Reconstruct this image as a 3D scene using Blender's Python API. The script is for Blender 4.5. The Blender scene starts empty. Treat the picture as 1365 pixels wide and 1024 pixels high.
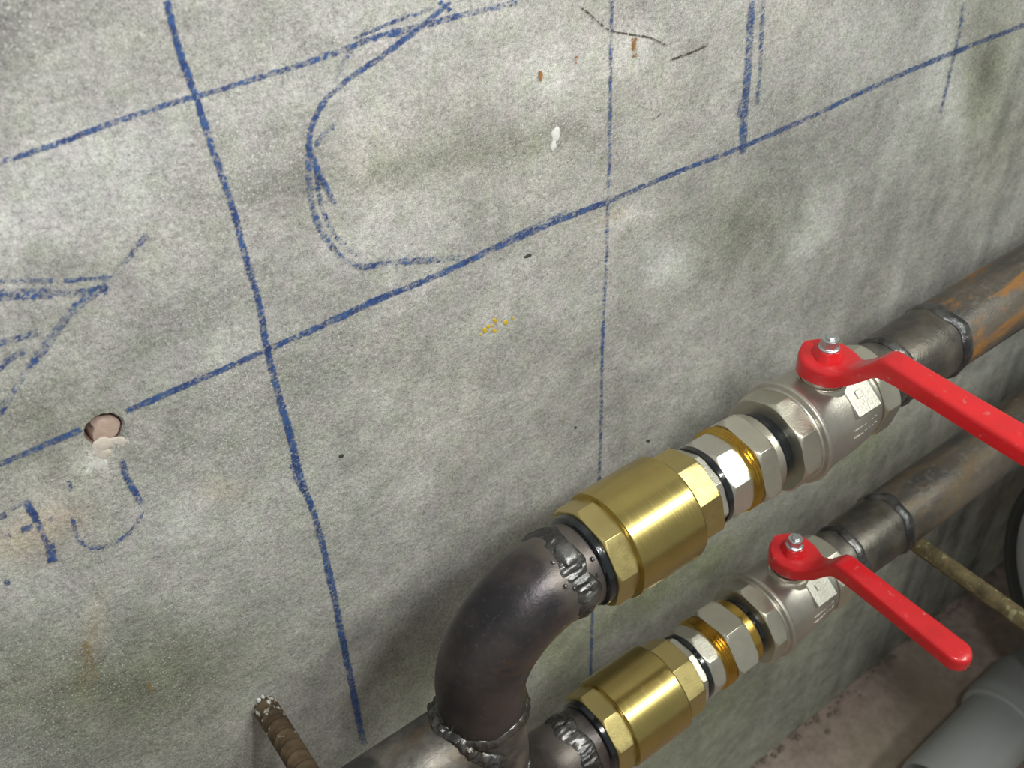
import bpy, math, random
import numpy as np
from mathutils import Vector, Matrix, noise as mnoise

# ------------------------------------------------------------------ camera, light, exposure
SC = bpy.context.scene
F = 1330.0; PX, PY = 682.5, 512.0                       # focal length and centre in photo pixels (1365 x 1024)
AX = np.array([0.80592711, -0.40867992, 0.4283249])     # wall-parallel, outward and upward axes seen from the camera
AY = np.array([-0.59046849, -0.50263708, 0.63142927])
AZ = np.array([-0.04276049, -0.76179832, -0.64640146])
ROT = np.array([AX, AY, AZ])
CAM = np.array([0.0, -0.38, 1.214])                     # 38 cm in front of the wall, 1.21 m above the floor
cd = bpy.data.cameras.new('camera'); cam = bpy.data.objects.new('camera', cd)
SC.collection.objects.link(cam); SC.camera = cam
cd.sensor_width = 36.0; cd.lens = F / 1365.0 * 36.0; cd.clip_start = 0.01; cd.clip_end = 50
mw = Matrix.Identity(4)
for i in range(3):
    mw[i][0] = ROT[i][0]; mw[i][1] = -ROT[i][1]; mw[i][2] = -ROT[i][2]; mw[i][3] = CAM[i]
cam.matrix_world = mw
cd.dof.use_dof = True; cd.dof.focus_distance = 0.54; cd.dof.aperture_fstop = 13.0

SC.view_settings.view_transform = 'Standard'; SC.view_settings.look = 'None'
SC.view_settings.gamma = 1.0; SC.view_settings.use_curve_mapping = False
SC.view_settings.exposure = 0.0

W = bpy.data.worlds.new('room_light'); SC.world = W; W.use_nodes = True
W.node_tree.nodes['Background'].inputs[0].default_value = (0.96, 1.0, 0.925, 1)
W.node_tree.nodes['Background'].inputs[1].default_value = 0.33

def light(name, kind, loc, power, col, size=0.1, target=None, size_y=None):
    l = bpy.data.lights.new(name, kind); o = bpy.data.objects.new(name, l); SC.collection.objects.link(o)
    o.location = loc; l.energy = power; l.color = col
    if kind == 'AREA':
        l.size = size
        if size_y: l.shape = 'RECTANGLE'; l.size_y = size_y
    else: l.shadow_soft_size = size
    if target is not None:
        o.rotation_euler = (Vector(target) - Vector(loc)).to_track_quat('-Z', 'Y').to_euler()
    return o
light('hand_lamp', 'POINT', (0.20, -0.46, 1.30), 8.8, (1.0, 0.985, 0.965), 0.035)
light('overhead_fill', 'AREA', (1.2, -1.3, 2.35), 24.0, (0.96, 1.0, 0.9), 1.2, (0.6, 0, 0.8), 0.12)  # unseen overhead fill, added to brighten the right side of the wall

# ------------------------------------------------------------------ helpers
def ray(x, y): return ROT @ np.array([(x - PX) / F, (y - PY) / F, 1.0])
def on_wall(x, y):                                      # a measured photo point -> (X, Z) on the wall plane y = 0
    r = ray(x, y); t = -CAM[1] / r[1]; return CAM[0] + r[0] * t, CAM[2] + r[2] * t
def link(o):
    SC.collection.objects.link(o); return o
def tag(o, label=None, cat=None, group=None, kind=None):
    if label: o['label'] = label
    if cat: o['category'] = cat
    if group: o['group'] = group
    if kind: o['kind'] = kind
    return o
def empty(name, loc):
    o = bpy.data.objects.new(name, None); o.location = loc; o.empty_display_size = 0.02; return link(o)
def world_loc(o):
    v = Vector((0, 0, 0))
    while o is not None: v += o.location; o = o.parent
    return v
def build(name, verts, faces, mat, parent=None, bevel=0.0, smooth=True, origin=None):
    """verts in world coordinates -> one mesh object"""
    v = np.asarray(verts, float)
    off = np.array(world_loc(parent)) if parent else np.zeros(3)
    loc = np.array(origin) - off if origin is not None else np.zeros(3)
    me = bpy.data.meshes.new(name)
    me.from_pydata((v - off - loc).tolist(), [], faces); me.update()
    if smooth: me.polygons.foreach_set('use_smooth', [True] * len(me.polygons))
    o = bpy.data.objects.new(name, me); o.location = loc
    if mat: me.materials.append(mat)
    if parent: o.parent = parent
    link(o)
    if bevel > 0:
        m = o.modifiers.new('bevel', 'BEVEL'); m.width = bevel; m.segments = 2; m.limit_method = 'ANGLE'
        m.angle_limit = math.radians(24); m.harden_normals = True
    elif smooth: me.set_sharp_from_angle(angle=math.radians(38))
    return o
def grid_faces(nr, ns, close=True):
    f = []
    for i in range(nr - 1):
        for j in range(ns if close else ns - 1):
            k = (j + 1) % ns
            f.append((i * ns + j, i * ns + k, (i + 1) * ns + k, (i + 1) * ns + j))
    return f
def turned(rings, axis_y, axis_z, phase=0.0, n=8, ns=96, cap0=True, cap1=True):
    """rings (x, rmax, apothem|None) about a line parallel to X; angle 0 = away from the wall, 90 = up"""
    V = []
    for x, rm, ap in rings:
        for j in range(ns):
            th = phase + j * 2 * math.pi / ns
            r = rm
            if ap:
                a = (j * 2 * math.pi / ns) % (2 * math.pi / n) - math.pi / n
                r = min(rm, ap / math.cos(a))
            V.append((x, axis_y - r * math.cos(th), axis_z + r * math.sin(th)))
    Fc = grid_faces(len(rings), ns)
    if cap0: Fc.append(tuple(range(ns))[::-1])
    if cap1: Fc.append(tuple((len(rings) - 1) * ns + j for j in range(ns)))
    Fc = [f[::-1] for f in Fc]
    return V, Fc
def octo(x0, x1, rc, n=8, c0=0.0035, c1=0.0035, k=0.92, hole=None):
    """an n-sided wrench section with turned chamfers at both ends"""
    ap = rc * math.cos(math.pi / n); R = []
    lo = ap * 0.985 if k is None else rc * k
    if c0 > 0:
        for t in (0, .34, .67, 1): R.append((x0 + c0 * t, lo + (rc - lo) * t, ap))
    else: R.append((x0, rc, ap))
    if c1 > 0:
        for t in (1, .67, .34, 0): R.append((x1 - c1 * t, lo + (rc - lo) * t, ap))
    else: R.append((x1, rc, ap))
    return R
def frames(P, closed=False):
    P = np.asarray(P, float); n = len(P); T = np.zeros_like(P)
    for i in range(n):
        a = P[(i - 1) % n] if closed or i > 0 else P[i]; b = P[(i + 1) % n] if closed or i < n - 1 else P[i]
        T[i] = (b - a) / (np.linalg.norm(b - a) + 1e-12)
    N = np.zeros_like(P); ref = np.array([0, 0, 1.0]) if abs(T[0][2]) < .9 else np.array([0, 1.0, 0])
    v = np.cross(T[0], ref); v /= np.linalg.norm(v)
    for i in range(n):
        v = v - T[i] * (v @ T[i]); v /= np.linalg.norm(v); N[i] = v
    return T, N, np.cross(T, N)
def tube(P, rad, ns=32, closed=False, cap=True):
    """tube along a path, rad = number or function(i, angle)"""
    T, N, B = frames(P, closed); V = []; n = len(P)
    for i in range(n):
        for j in range(ns):
            a = j * 2 * math.pi / ns; r = rad(i, a) if callable(rad) else rad
            V.append(np.asarray(P[i]) + r * (math.cos(a) * N[i] + math.sin(a) * B[i]))
    Fc = grid_faces(n, ns)
    if closed: Fc += [((n - 1) * ns + j, (n - 1) * ns + (j + 1) % ns, (j + 1) % ns, j) for j in range(ns)]
    elif cap: Fc += [tuple(range(ns))[::-1], tuple((n - 1) * ns + j for j in range(ns))]
    return V, Fc
def weld(P, r, seed, name, mat, parent, ripple=0.18, lump=0.35, out=None, wide=1.7):
    """a flat, uneven run of weld metal along a closed path; out = function(point) -> outward direction"""
    P = np.asarray(P, float); n = len(P); cen = P.mean(0); ns = 20; rs = np.random.RandomState(seed)
    T, _, _ = frames(P, True); V = []
    ph = rs.rand(6) * 6.28; fr = [2, 3, 5, 8, 11, 17]; am = [.25, .3, .3, .25, .2, .15]
    rip = rs.rand(n) * 2 - 1
    for i in range(n):
        t = i / n * 2 * math.pi; o = P[i] - cen if out is None else np.asarray(out(P[i]), float)
        o = o - T[i] * (o @ T[i]); o /= np.linalg.norm(o); w = np.cross(T[i], o)
        s = sum(A * math.sin(f_ * t + p) for A, f_, p in zip(am, fr, ph)); k = 1 + lump * s * .7
        sh = .45 * r * math.sin(3 * t + ph[0]) + .3 * r * math.sin(7 * t + ph[3])
        for j in range(ns):
            a = j * 2 * math.pi / ns
            q_ = P[i] + w * (r * wide * math.cos(a)); nn = mnoise.noise(Vector(q_ * 330)) + .7 * mnoise.noise(Vector(q_ * 800)); h = r * k * (.80 + ripple * .35 * math.sin(i * .8 - 1.6 * math.cos(a)) + .75 * ripple / .2 * .6 * nn) * math.sin(a)
            V.append(P[i] + o * h + w * (r * wide * (1 + .5 * lump * s) * math.cos(a) + sh))
    Fc = grid_faces(n, ns) + [((n - 1) * ns + j, (n - 1) * ns + (j + 1) % ns, (j + 1) % ns, j) for j in range(ns)]
    ob = build(name, V, Fc, mat, parent); return ob
def circ(cx, cy, cz, r, plane, n=260):
    out = []
    for i in range(n):
        a = i * 2 * math.pi / n
        if plane == 'x': out.append((cx, cy - r * math.cos(a), cz + r * math.sin(a)))
        else: out.append((cx + r * math.cos(a), cy + r * math.sin(a), cz))
    return out

# numpy value noise for the wall's stains
_tab = np.random.RandomState(7).rand(256, 256)
def vnoise(x, y):
    xi = np.floor(x).astype(int); yi = np.floor(y).astype(int); fx = x - xi; fy = y - yi
    fx = fx * fx * (3 - 2 * fx); fy = fy * fy * (3 - 2 * fy)
    g = lambda a, b: _tab[a % 256, b % 256]
    return (g(xi, yi) * (1 - fx) + g(xi + 1, yi) * fx) * (1 - fy) + (g(xi, yi + 1) * (1 - fx) + g(xi + 1, yi + 1) * fx) * fy
def fbm(x, y, o=4):
    s = 0; a = .5
    for k in range(o): s = s + a * vnoise(x * 2 ** k + 17.3 * k, y * 2 ** k + 5.1 * k); a *= .5
    return s / (1 - .5 ** o)

# ------------------------------------------------------------------ materials
class Mat:
    def __init__(s, name):
        s.m = bpy.data.materials.new(name); s.m.use_nodes = True; s.t = s.m.node_tree; s.N = s.t.nodes
        s.b = s.N['Principled BSDF']; s.out = s.N['Material Output']
        s.co = s.N.new('ShaderNodeTexCoord').outputs['Object']
    def n(s, typ, **k):
        x = s.N.new(typ)
        for a, v in k.items(): setattr(x, a, v)
        return x
    def l(s, a, b): s.t.links.new(a, b)
    def mapping(s, scale, rot=(0, 0, 0)):
        m = s.n('ShaderNodeMapping'); m.inputs['Scale'].default_value = scale; m.inputs['Rotation'].default_value = rot
        s.l(s.co, m.inputs['Vector']); return m.outputs[0]
    def noise(s, scale, detail=4, rough=.55, vec=None, dist=0.0):
        x = s.n('ShaderNodeTexNoise'); x.inputs['Scale'].default_value = scale; x.inputs['Detail'].default_value = detail
        x.inputs['Roughness'].default_value = rough; x.inputs['Distortion'].default_value = dist
        s.l(vec if vec is not None else s.co, x.inputs['Vector']); return x.outputs['Fac']
    def ramp(s, fac, stops, interp='LINEAR'):
        r = s.n('ShaderNodeValToRGB'); e = r.color_ramp.elements; r.color_ramp.interpolation = interp
        while len(e) < len(stops): e.new(.5)
        for el, (p, c) in zip(e, stops):
            el.position = p; el.color = (c, c, c, 1) if not hasattr(c, '__len__') else (*c, 1)
        s.l(fac, r.inputs[0]); return r.outputs[0]
    def mix(s, fac, a, b, mode='MIX'):
        x = s.n('ShaderNodeMix', data_type='RGBA', blend_type=mode)
        for sock, v in ((x.inputs[0], fac), (x.inputs[6], a), (x.inputs[7], b)):
            if hasattr(v, 'is_linked') or hasattr(v, 'links'): s.l(v, sock)
            elif hasattr(v, '__len__'): sock.default_value = (*v, 1)
            else: sock.default_value = v
        return x.outputs[2]
    def math(s, op, a, b=None):
        x = s.n('ShaderNodeMath', operation=op)
        for i, v in enumerate((a, b)):
            if v is None: continue
            if hasattr(v, 'links'): s.l(v, x.inputs[i])
            else: x.inputs[i].default_value = v
        return x.outputs[0]
    def set(s, key, v):
        k = s.b.inputs[key]
        if hasattr(v, 'links'): s.l(v, k)
        elif hasattr(v, '__len__') and len(v) == 3: k.default_value = (*v, 1)
        else: k.default_value = v
        return s
    def bump(s, h, dist=.001, strength=1.0):
        x = s.n('ShaderNodeBump'); x.inputs['Distance'].default_value = dist; x.inputs['Strength'].default_value = strength
        s.l(h, x.inputs['Height']); s.l(x.outputs[0], s.b.inputs['Normal']); return s

def mat_wall():
    m = Mat('damp_concrete')
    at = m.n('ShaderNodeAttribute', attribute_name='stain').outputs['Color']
    g1 = m.noise(420, 5, .7); g2 = m.noise(1500, 2, .6); g3 = m.noise(130, 5, .65)
    k = m.math('ADD', m.math('MULTIPLY', m.math('SUBTRACT', g1, .5), 1.7), 1.0)
    k = m.math('ADD', k, m.math('MULTIPLY', m.math('SUBTRACT', g2, .5), 1.9))
    k = m.math('ADD', k, m.math('MULTIPLY', m.math('SUBTRACT', g3, .5), .9))
    comb = m.n('ShaderNodeCombineColor')
    for i in range(3): m.l(k, comb.inputs[i])
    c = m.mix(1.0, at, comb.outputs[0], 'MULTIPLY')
    c = m.mix(1.0, c, m.ramp(m.noise(70, 4, .65), [(.36, (1.035, .995, 1.02)), (.5, (1.0, 1.0, .995)), (.64, (.975, 1.005, .93))]), 'MULTIPLY')
    # pale salt crystals
    sp = m.ramp(m.noise(800, 2, .5), [(.585, 0.0), (.67, 1.0)])
    area = m.ramp(m.noise(14, 4, .6), [(.38, 0.1), (.62, .85)])
    c = m.mix(m.math('MULTIPLY', sp, area), c, (.66, .67, .63))
    # dark pores
    po = m.ramp(m.noise(300, 3, .6), [(.27, .6), (.34, 0.0)])
    c = m.mix(po, c, (.13, .125, .10))
    m.set('Base Color', c).set('Roughness', .85).set('Specular IOR Level', .25)
    m.bump(m.math('ADD', m.math('MULTIPLY', m.noise(260, 6, .65), 1.0), m.math('MULTIPLY', m.noise(40, 3, .5), 1.6)), .0013, .9)
    return m.m
def mat_floor():
    m = Mat('pinkish_screed')
    a = m.noise(9, 5, .6); c = m.ramp(a, [(.3, (.29, .22, .185)), (.5, (.42, .325, .29)), (.7, (.50, .40, .345))])
    c = m.mix(m.ramp(m.noise(60, 5, .65), [(.35, .55), (.6, 0.0)]), c, (.17, .125, .10))
    c = m.mix(m.ramp(m.noise(4, 3, .5), [(.5, 0.0), (.7, .6)]), c, (.36, .31, .23))
    m.set('Base Color', c).set('Roughness', .9).bump(m.noise(120, 6, .6), .0025, .6); return m.m
def mat_steel(name, scale_c=(.035, .034, .036), warm=(.10, .07, .05), pale=(.16, .145, .13), rough=.34, metal=.75, amt=(.52, .66)):
    m = Mat(name)
    c = m.mix(m.ramp(m.noise(38, 5, .6), [(amt[0], 0.0), (amt[1], 1.0)]), scale_c, pale)
    c = m.mix(m.ramp(m.noise(24, 4, .6, m.mapping((1, 1.4, 1.2))), [(.52, 0.0), (.66, .8)]), c, warm)
    c = m.mix(m.ramp(m.noise(330, 3, .6), [(.62, 0.0), (.72, .5)]), c, (.20, .19, .18))
    r = m.math('ADD', m.math('MULTIPLY', m.noise(70, 4, .6), .35), rough - .16)
    m.set('Base Color', c).set('Metallic', metal).set('Roughness', r).bump(m.noise(420, 5, .65), .0004, .7); return m.m
def mat_heat(name, xw):
    m = Mat(name)
    sp = m.n('ShaderNodeSeparateXYZ'); m.l(m.co, sp.inputs[0]); n0 = m.noise(55, 5, .65)
    d = m.math('ABSOLUTE', m.math('SUBTRACT', sp.outputs[0], xw))
    band = m.ramp(m.math('ADD', m.math('MULTIPLY', d, 38.0), m.math('MULTIPLY', m.math('SUBTRACT', n0, .5), 1.1)), [(.10, .9), (.45, .55), (.75, 0.0)])
    c = m.mix(m.ramp(m.noise(26, 4, .6), [(.40, 0.0), (.64, .9)]), (.045, .042, .048), (.105, .086, .085))
    c = m.mix(m.ramp(m.noise(34, 4, .6, m.mapping((1, 1, 1.6))), [(.58, 0.0), (.70, .7)]), c, (.14, .085, .055))
    c = m.mix(band, c, (.165, .145, .13))
    c = m.mix(m.ramp(m.noise(330, 3, .6), [(.62, 0.0), (.72, .35)]), c, (.17, .16, .155))
    m.set('Base Color', c).set('Metallic', .7).set('Roughness', m.math('ADD', m.math('MULTIPLY', band, .10), .37)).bump(m.noise(420, 5, .65), .0003, .6); return m.m
def mat_rust_pipe(name, phase, lo=.50, hi=.62, orange=(.33, .15, .035), amt=.95):
    m = Mat(name)
    v = m.mapping((1, 3.2, 3.2)); mp = v.node; mp.inputs['Location'].default_value = (phase, phase * .7, 0)
    c = m.mix(m.ramp(m.noise(9, 5, .6, v), [(.38, 0.0), (.62, 1.0)]), (.055, .052, .05), (.15, .125, .10))
    o = m.ramp(m.noise(11, 6, .72, v, .6), [(lo, 0.0), (hi, amt)])
    c = m.mix(o, c, orange)
    c = m.mix(m.ramp(m.noise(140, 4, .7), [(.55, 0.0), (.7, .45)]), c, (.21, .19, .17))
    m.set('Base Color', c).set('Metallic', .35).set('Roughness', m.math('ADD', m.math('MULTIPLY', o, .35), .42))
    m.bump(m.noise(300, 5, .65), .0005, .8); return m.m
def mat_brass(name, base=(.53, .42, .155), rough=.235, brushed=True):
    m = Mat(name)
    st = m.noise(60, 5, .7, m.mapping((26, .9, .9)))
    c = m.mix(m.ramp(m.noise(45, 4, .6), [(.4, 0.0), (.75, .45)]), base, tuple(v * .72 for v in base))
    m.set('Base Color', c).set('Metallic', 1.0)
    m.set('Roughness', m.math('ADD', m.math('MULTIPLY', st if brushed else m.noise(200, 4), .22), rough - .10))
    if brushed: m.bump(st, .00012, .22)
    else: m.bump(m.noise(900, 3), .0002, .35)
    return m.m
def mat_nickel(name, base=(.50, .475, .40), rough=.30):
    m = Mat(name)
    c = m.mix(m.ramp(m.noise(50, 4, .6), [(.45, 0.0), (.75, .5)]), base, tuple(v * .75 for v in base))
    m.set('Base Color', c).set('Metallic', .95).set('Roughness', m.math('ADD', m.math('MULTIPLY', m.noise(120, 4), .2), rough - .1))
    m.bump(m.noise(800, 4, .6), .0003, .45); return m.m
def mat_plain(name, col, rough=.5, metal=0.0, grain=200, amt=.25, bump=.0003, coat=0.0):
    m = Mat(name)
    c = m.mix(m.ramp(m.noise(grain, 4, .6), [(.35, 0.0), (.7, amt)]), col, tuple(v * .55 for v in col))
    m.set('Base Color', c).set('Roughness', rough).set('Metallic', metal).set('Coat Weight', coat)
    m.bump(m.noise(grain * 2, 4), bump, .4); return m.m
def mat_red():
    m = Mat('red_lever_enamel')
    c = m.mix(m.ramp(m.noise(60, 4, .6), [(.45, 0.0), (.75, .5)]), (.60, .012, .018), (.42, .010, .014))
    c = m.mix(m.ramp(m.noise(170, 3, .6), [(.64, 0.0), (.74, .55)]), c, (.5, .2, .18))
    m.set('Base Color', c).set('Roughness', .32).set('Coat Weight', .25).bump(m.noise(320, 3), .0003, .35); return m.m
def mat_crayon(name, col, dark):
    m = Mat(name)
    d = m.n('ShaderNodeAttribute', attribute_name='wax_cover').outputs['Fac']
    nz = m.math('ADD', m.math('MULTIPLY', m.noise(720, 4, .75), .85), m.math('MULTIPLY', m.noise(110, 3, .6), .25))
    a = m.ramp(m.math('ADD', m.math('MULTIPLY', m.math('SUBTRACT', nz, .55), 3.2), d), [(.26, 0.0), (.60, .90)])
    a = m.math('MAXIMUM', a, m.math('MULTIPLY', m.ramp(d, [(.05, 0.0), (.55, .42)]), m.ramp(m.noise(230, 4, .7), [(.36, 0.0), (.66, 1.0)])))
    c = m.mix(m.ramp(m.noise(150, 3), [(.4, 0.0), (.62, 1.0)]), col, dark)
    m.set('Base Color', c).set('Roughness', .8).set('Specular IOR Level', .2)
    tr = m.n('ShaderNodeBsdfTransparent'); mx = m.n('ShaderNodeMixShader')
    m.l(a, mx.inputs[0]); m.l(tr.outputs[0], mx.inputs[1]); m.l(m.b.outputs[0], mx.inputs[2]); m.l(mx.outputs[0], m.out.inputs[0])
    return m.m
def mat_rebar(name, base, pale, amt, paint=False):
    m = Mat(name)
    c = m.mix(m.ramp(m.noise(75, 5, .65), [(.35, 0.0), (.65, 1.0)]), base, tuple(v * .4 for v in base))
    c = m.mix(m.ramp(m.noise(120, 3, .6), [(amt, 0.0), (amt + .06, 1.0)]), c, pale)
    if paint:                                              # splash of white paint near the wall end
        sp = m.n('ShaderNodeSeparateXYZ'); m.l(m.co, sp.inputs[0])
        k = m.ramp(m.math('ADD', m.math('MULTIPLY', m.math('ADD', sp.outputs[1], .060), 5.0), m.noise(170, 3, .6)), [(.66, 0.0), (.74, .9)])
        c = m.mix(k, c, (.72, .72, .70))
    m.set('Base Color', c).set('Roughness', .8).set('Metallic', .15).bump(m.noise(500, 5), .0005, .8); return m.m

M = dict(wall=mat_wall(), floor=mat_floor(),
    steel=mat_steel('blackened_steel'), steel2=mat_steel('scaled_steel', (.05, .048, .046), (.12, .09, .06), (.17, .155, .135), .42, .55, (.42, .62)),
    sleeve=mat_steel('brown_scaled_sleeve', (.085, .078, .07), (.15, .11, .075), (.18, .16, .135), .36, .65, (.40, .65)), heat=mat_heat('heat_tinted_steel', .0545), weldm=mat_steel('weld_metal', (.075, .075, .078), (.13, .11, .095), (.22, .215, .21), .30, .85, (.44, .62)),
    rust1=mat_rust_pipe('rusty_pipe_steel', .0), rust2=mat_rust_pipe('dull_pipe_steel', 3.1, .50, .72, (.20, .125, .045), .7),
    brass=mat_brass('turned_brass'), brassm=mat_brass('milled_brass', (.56, .46, .20), .38, False), thread=mat_brass('thread_brass', (.60, .40, .10), .24, False),
    nickel=mat_nickel('nickel_plate', (.60, .575, .49), .34), castn=mat_nickel('cast_nickel', (.58, .55, .50), .40), chrome=mat_nickel('bright_nickel', (.62, .60, .53), .42),
    seal=mat_plain('wet_black_sealant', (.006, .009, .012), .16, 0, 90, .3, .0004, .5),
    red=mat_red(), zinc=mat_plain('zinc_plated_steel', (.62, .64, .66), .28, .95, 300, .3),
    crayon=mat_crayon('blue_crayon', (.055, .12, .31), (.03, .06, .20)),
    crack=mat_crayon('wall_crack', (.10, .09, .07), (.05, .045, .035)),
    white=mat_plain('white_plaster', (.72, .72, .70), .9, 0, 300, .2), rustspot=mat_crayon('rust_bleed', (.36, .17, .05), (.27, .12, .04)),
    yellow=mat_plain('yellow_paint', (.62, .44, .03), .6, 0, 300, .3), ochre=mat_crayon('ochre_trace', (.36, .24, .10), (.30, .2, .09)),
    dust=mat_crayon('drill_dust', (.72, .70, .66), (.6, .58, .54)), pit=mat_plain('dark_pit', (.05, .05, .045), .9),
    cream=mat_plain('crumbled_plaster', (.62, .55, .48), .95, 0, 260, .3, .001), brick=mat_plain('pink_drilled_brick', (.50, .37, .31), .9, 0, 160, .35, .001), hole=mat_plain('hole_shadowed_core', (.24, .16, .13), .95),
    rebar=mat_rebar('rusty_rebar', (.15, .10, .055), (.6, .58, .5), .70, True), rebar2=mat_rebar('green_brown_rebar', (.17, .13, .06), (.26, .24, .13), .58),
    grey=mat_plain('grey_pipe_plastic', (.36, .375, .38), .30, 0, 12, .2, .0001), black=mat_plain('black_rubber', (.012, .014, .014), .42, 0, 100, .3),
    tank=mat_plain('grey_tank_enamel', (.36, .37, .39), .22, 0, 20, .3, .0002, .3), crumb=mat_plain('mortar_crumb', (.25, .205, .17), .95, 0, 90, .5, .002))

# ------------------------------------------------------------------ wall
hx, hz = on_wall(139, 574)
G = 0.003
x0 = hx - G * 100.5; z0 = hz - G * round(hz / G)          # keep the hole in the middle of a block of cells
nx, nz = 500, 500
z0 = hz - G * (math.floor(hz / G) + .5) + G * 0
xs = x0 + np.arange(nx + 1) * G; zs = z0 + np.arange(nz + 1) * G; zs[0] = 0.0
XX, ZZ = np.meshgrid(xs, zs, indexing='ij')

def stain_colour(X, Z):
    base = np.array([.408, .403, .386])
    L = np.ones_like(X); salt = np.zeros_like(X)
    n1 = fbm(X * 9 + 3, Z * 9 + 1, 5); n2 = fbm(X * 28 + 11, Z * 28 + 4, 5); n3 = fbm(X * 75, Z * 75, 3)
    drip = fbm(X * 60 + 5, Z * 7 + 2, 4)
    L += (n1 - .5) * .42 + (n2 - .5) * .38 + (n3 - .5) * .40
    green = np.clip((fbm(X * 7 + 40, Z * 7 + 9, 4) - .45) * 1.5, 0, 1) * .25
    ochre = np.clip((fbm(X * 10 + 70, Z * 10 + 33, 4) - .55) * 2, 0, 1) * .2
    def blob(px, py, rx, ry, ang=0):
        c = np.array(on_wall(px, py)); ca, sa = math.cos(math.radians(ang)), math.sin(math.radians(ang))
        a = np.array(on_wall(px + rx * ca, py - rx * sa)) - c; b = np.array(on_wall(px + ry * sa, py + ry * ca)) - c
        det = a[0] * b[1] - a[1] * b[0]; dx, dz = X - c[0], Z - c[1]
        u = (dx * b[1] - dz * b[0]) / det; v = (a[0] * dz - a[1] * dx) / det
        return np.exp(-(u * u + v * v)) * np.clip(.35 + 1.3 * n2, 0, 1.6)
    for px, py, rx, ry, an, k in [
        (70, 260, 170, 75, 20, .30), (250, 190, 90, 60, 20, .25), (480, 310, 120, 60, 15, .20), (620, 120, 170, 80, 15, .12), (745, 90, 60, 40, 0, .25),
        (885, 350, 34, 28, 30, .55), (840, 290, 50, 14, 20, .4), (1075, 320, 28, 60, -25, .5), (560, 640, 90, 55, 30, .22), (620, 560, 110, 50, 25, .18), (230, 695, 45, 28, 20, .35),
        (380, 660, 60, 40, 30, .22), (60, 790, 70, 50, 0, .16), (250, 480, 90, 40, 20, .15), (445, 30, 30, 22, 30, .28), (1140, 60, 70, 50, 20, .18), (1250, 60, 18, 70, 0, .35),
        (1275, 160, 14, 60, 0, .30), (1215, 200, 30, 120, -10, .15), (960, 430, 40, 90, -35, .12), (120, 615, 22, 16, 20, .8), (130, 150, 60, 60, 0, .1), (740, 400, 60, 40, 20, .18),
        (30, 30, 150, 60, 15, -.25), (620, 205, 150, 20, 12, -.22), (330, 250, 90, 26, 18, -.18), (200, 470, 70, 40, 20, -.16), (60, 570, 120, 50, 15, -.18), (240, 880, 120, 60, 0, -.22), (90, 940, 200, 80, 0, -.22), (160, 1010, 260, 60, 0, -.15),
        (1000, 320, 70, 50, 25, -.22), (800, 560, 60, 60, 0, -.12), (1320, 90, 22, 60, 0, -.35), (1180, 290, 60, 60, 0, -.18), (640, 720, 90, 40, 30, -.12), (560, 930, 120, 60, 20, -.15),
        (330, 900, 60, 80, 0, .08), (770, 150, 60, 90, 0, -.12), (500, 480, 70, 40, 20, -.10), (1120, 420, 60, 60, 0, -.15), (850, 60, 20, 26, 0, .5)]:
        bb = k * blob(px, py, rx, ry, an); L += bb; salt += np.clip(bb, 0, 1)
    right = np.clip((X - .42) / .5, 0, 1)
    L += right * (drip - .5) * .9
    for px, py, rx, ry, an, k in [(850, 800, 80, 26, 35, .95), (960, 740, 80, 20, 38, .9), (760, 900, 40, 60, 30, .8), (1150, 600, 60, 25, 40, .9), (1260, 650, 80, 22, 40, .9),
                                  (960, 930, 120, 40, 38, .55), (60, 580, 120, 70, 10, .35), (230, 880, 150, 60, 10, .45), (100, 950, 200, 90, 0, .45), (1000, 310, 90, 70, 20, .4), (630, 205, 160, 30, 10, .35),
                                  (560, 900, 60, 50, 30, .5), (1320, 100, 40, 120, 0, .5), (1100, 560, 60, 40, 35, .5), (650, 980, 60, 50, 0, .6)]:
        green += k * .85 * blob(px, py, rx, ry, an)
    for px, py, rx, ry, an, k in [(120, 870, 14, 60, -10, .5), (45, 720, 50, 28, 10, .5), (90, 690, 40, 20, 0, .35), (300, 655, 30, 15, 0, .25), (815, 290, 22, 8, 20, .5)]:
        ochre += k * blob(px, py, rx, ry, an)
    low = np.clip((.62 - Z) / .35, 0, 1)                       # damp, algae-tinted foot of the wall
    green += low * (.30 + .5 * (n1 - .4)); L -= low * .12
    L = np.clip(L, .35, 1.9)
    green = np.clip(green, 0, 1)[..., None]; ochre = np.clip(ochre, 0, .9)[..., None]
    c = base * L[..., None]
    st_ = np.clip(salt * 1.6, 0, 1)[..., None]; c = c * (1 - st_) + c * np.array([.985, 1.01, 1.045]) * st_
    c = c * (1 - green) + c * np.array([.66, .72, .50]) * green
    c = c * (1 - ochre) + c * np.array([1.12, .93, .70]) * ochre
    return np.clip(c, .03, .75)

vid = np.arange((nx + 1) * (nz + 1)).reshape(nx + 1, nz + 1)
V = np.stack([XX.ravel(), np.zeros(XX.size), ZZ.ravel()], 1)
ci = int(round((hx - x0) / G - .5)); ck = int(round((hz - zs[1]) / G - .5)) + 1
B_ = 5
i0, i1, k0, k1 = ci - B_, ci + B_ + 1, ck - B_, ck + B_ + 1
keep = np.ones((nx, nz), bool); keep[i0:i1, k0:k1] = False
ii, kk = np.nonzero(keep)
quads = np.stack([vid[ii, kk], vid[ii + 1, kk], vid[ii + 1, kk + 1], vid[ii, kk + 1]], 1)
faces = quads.tolist()
ringv = [vid[i, k0] for i in range(i0, i1)] + [vid[i1, k] for k in range(k0, k1)] + [vid[i, k1] for i in range(i1, i0, -1)] + [vid[i0, k] for k in range(k1, k0, -1)]
rn = len(ringv); rnd = random.Random(4); extra = []; HR = .0082
rim = []
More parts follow.
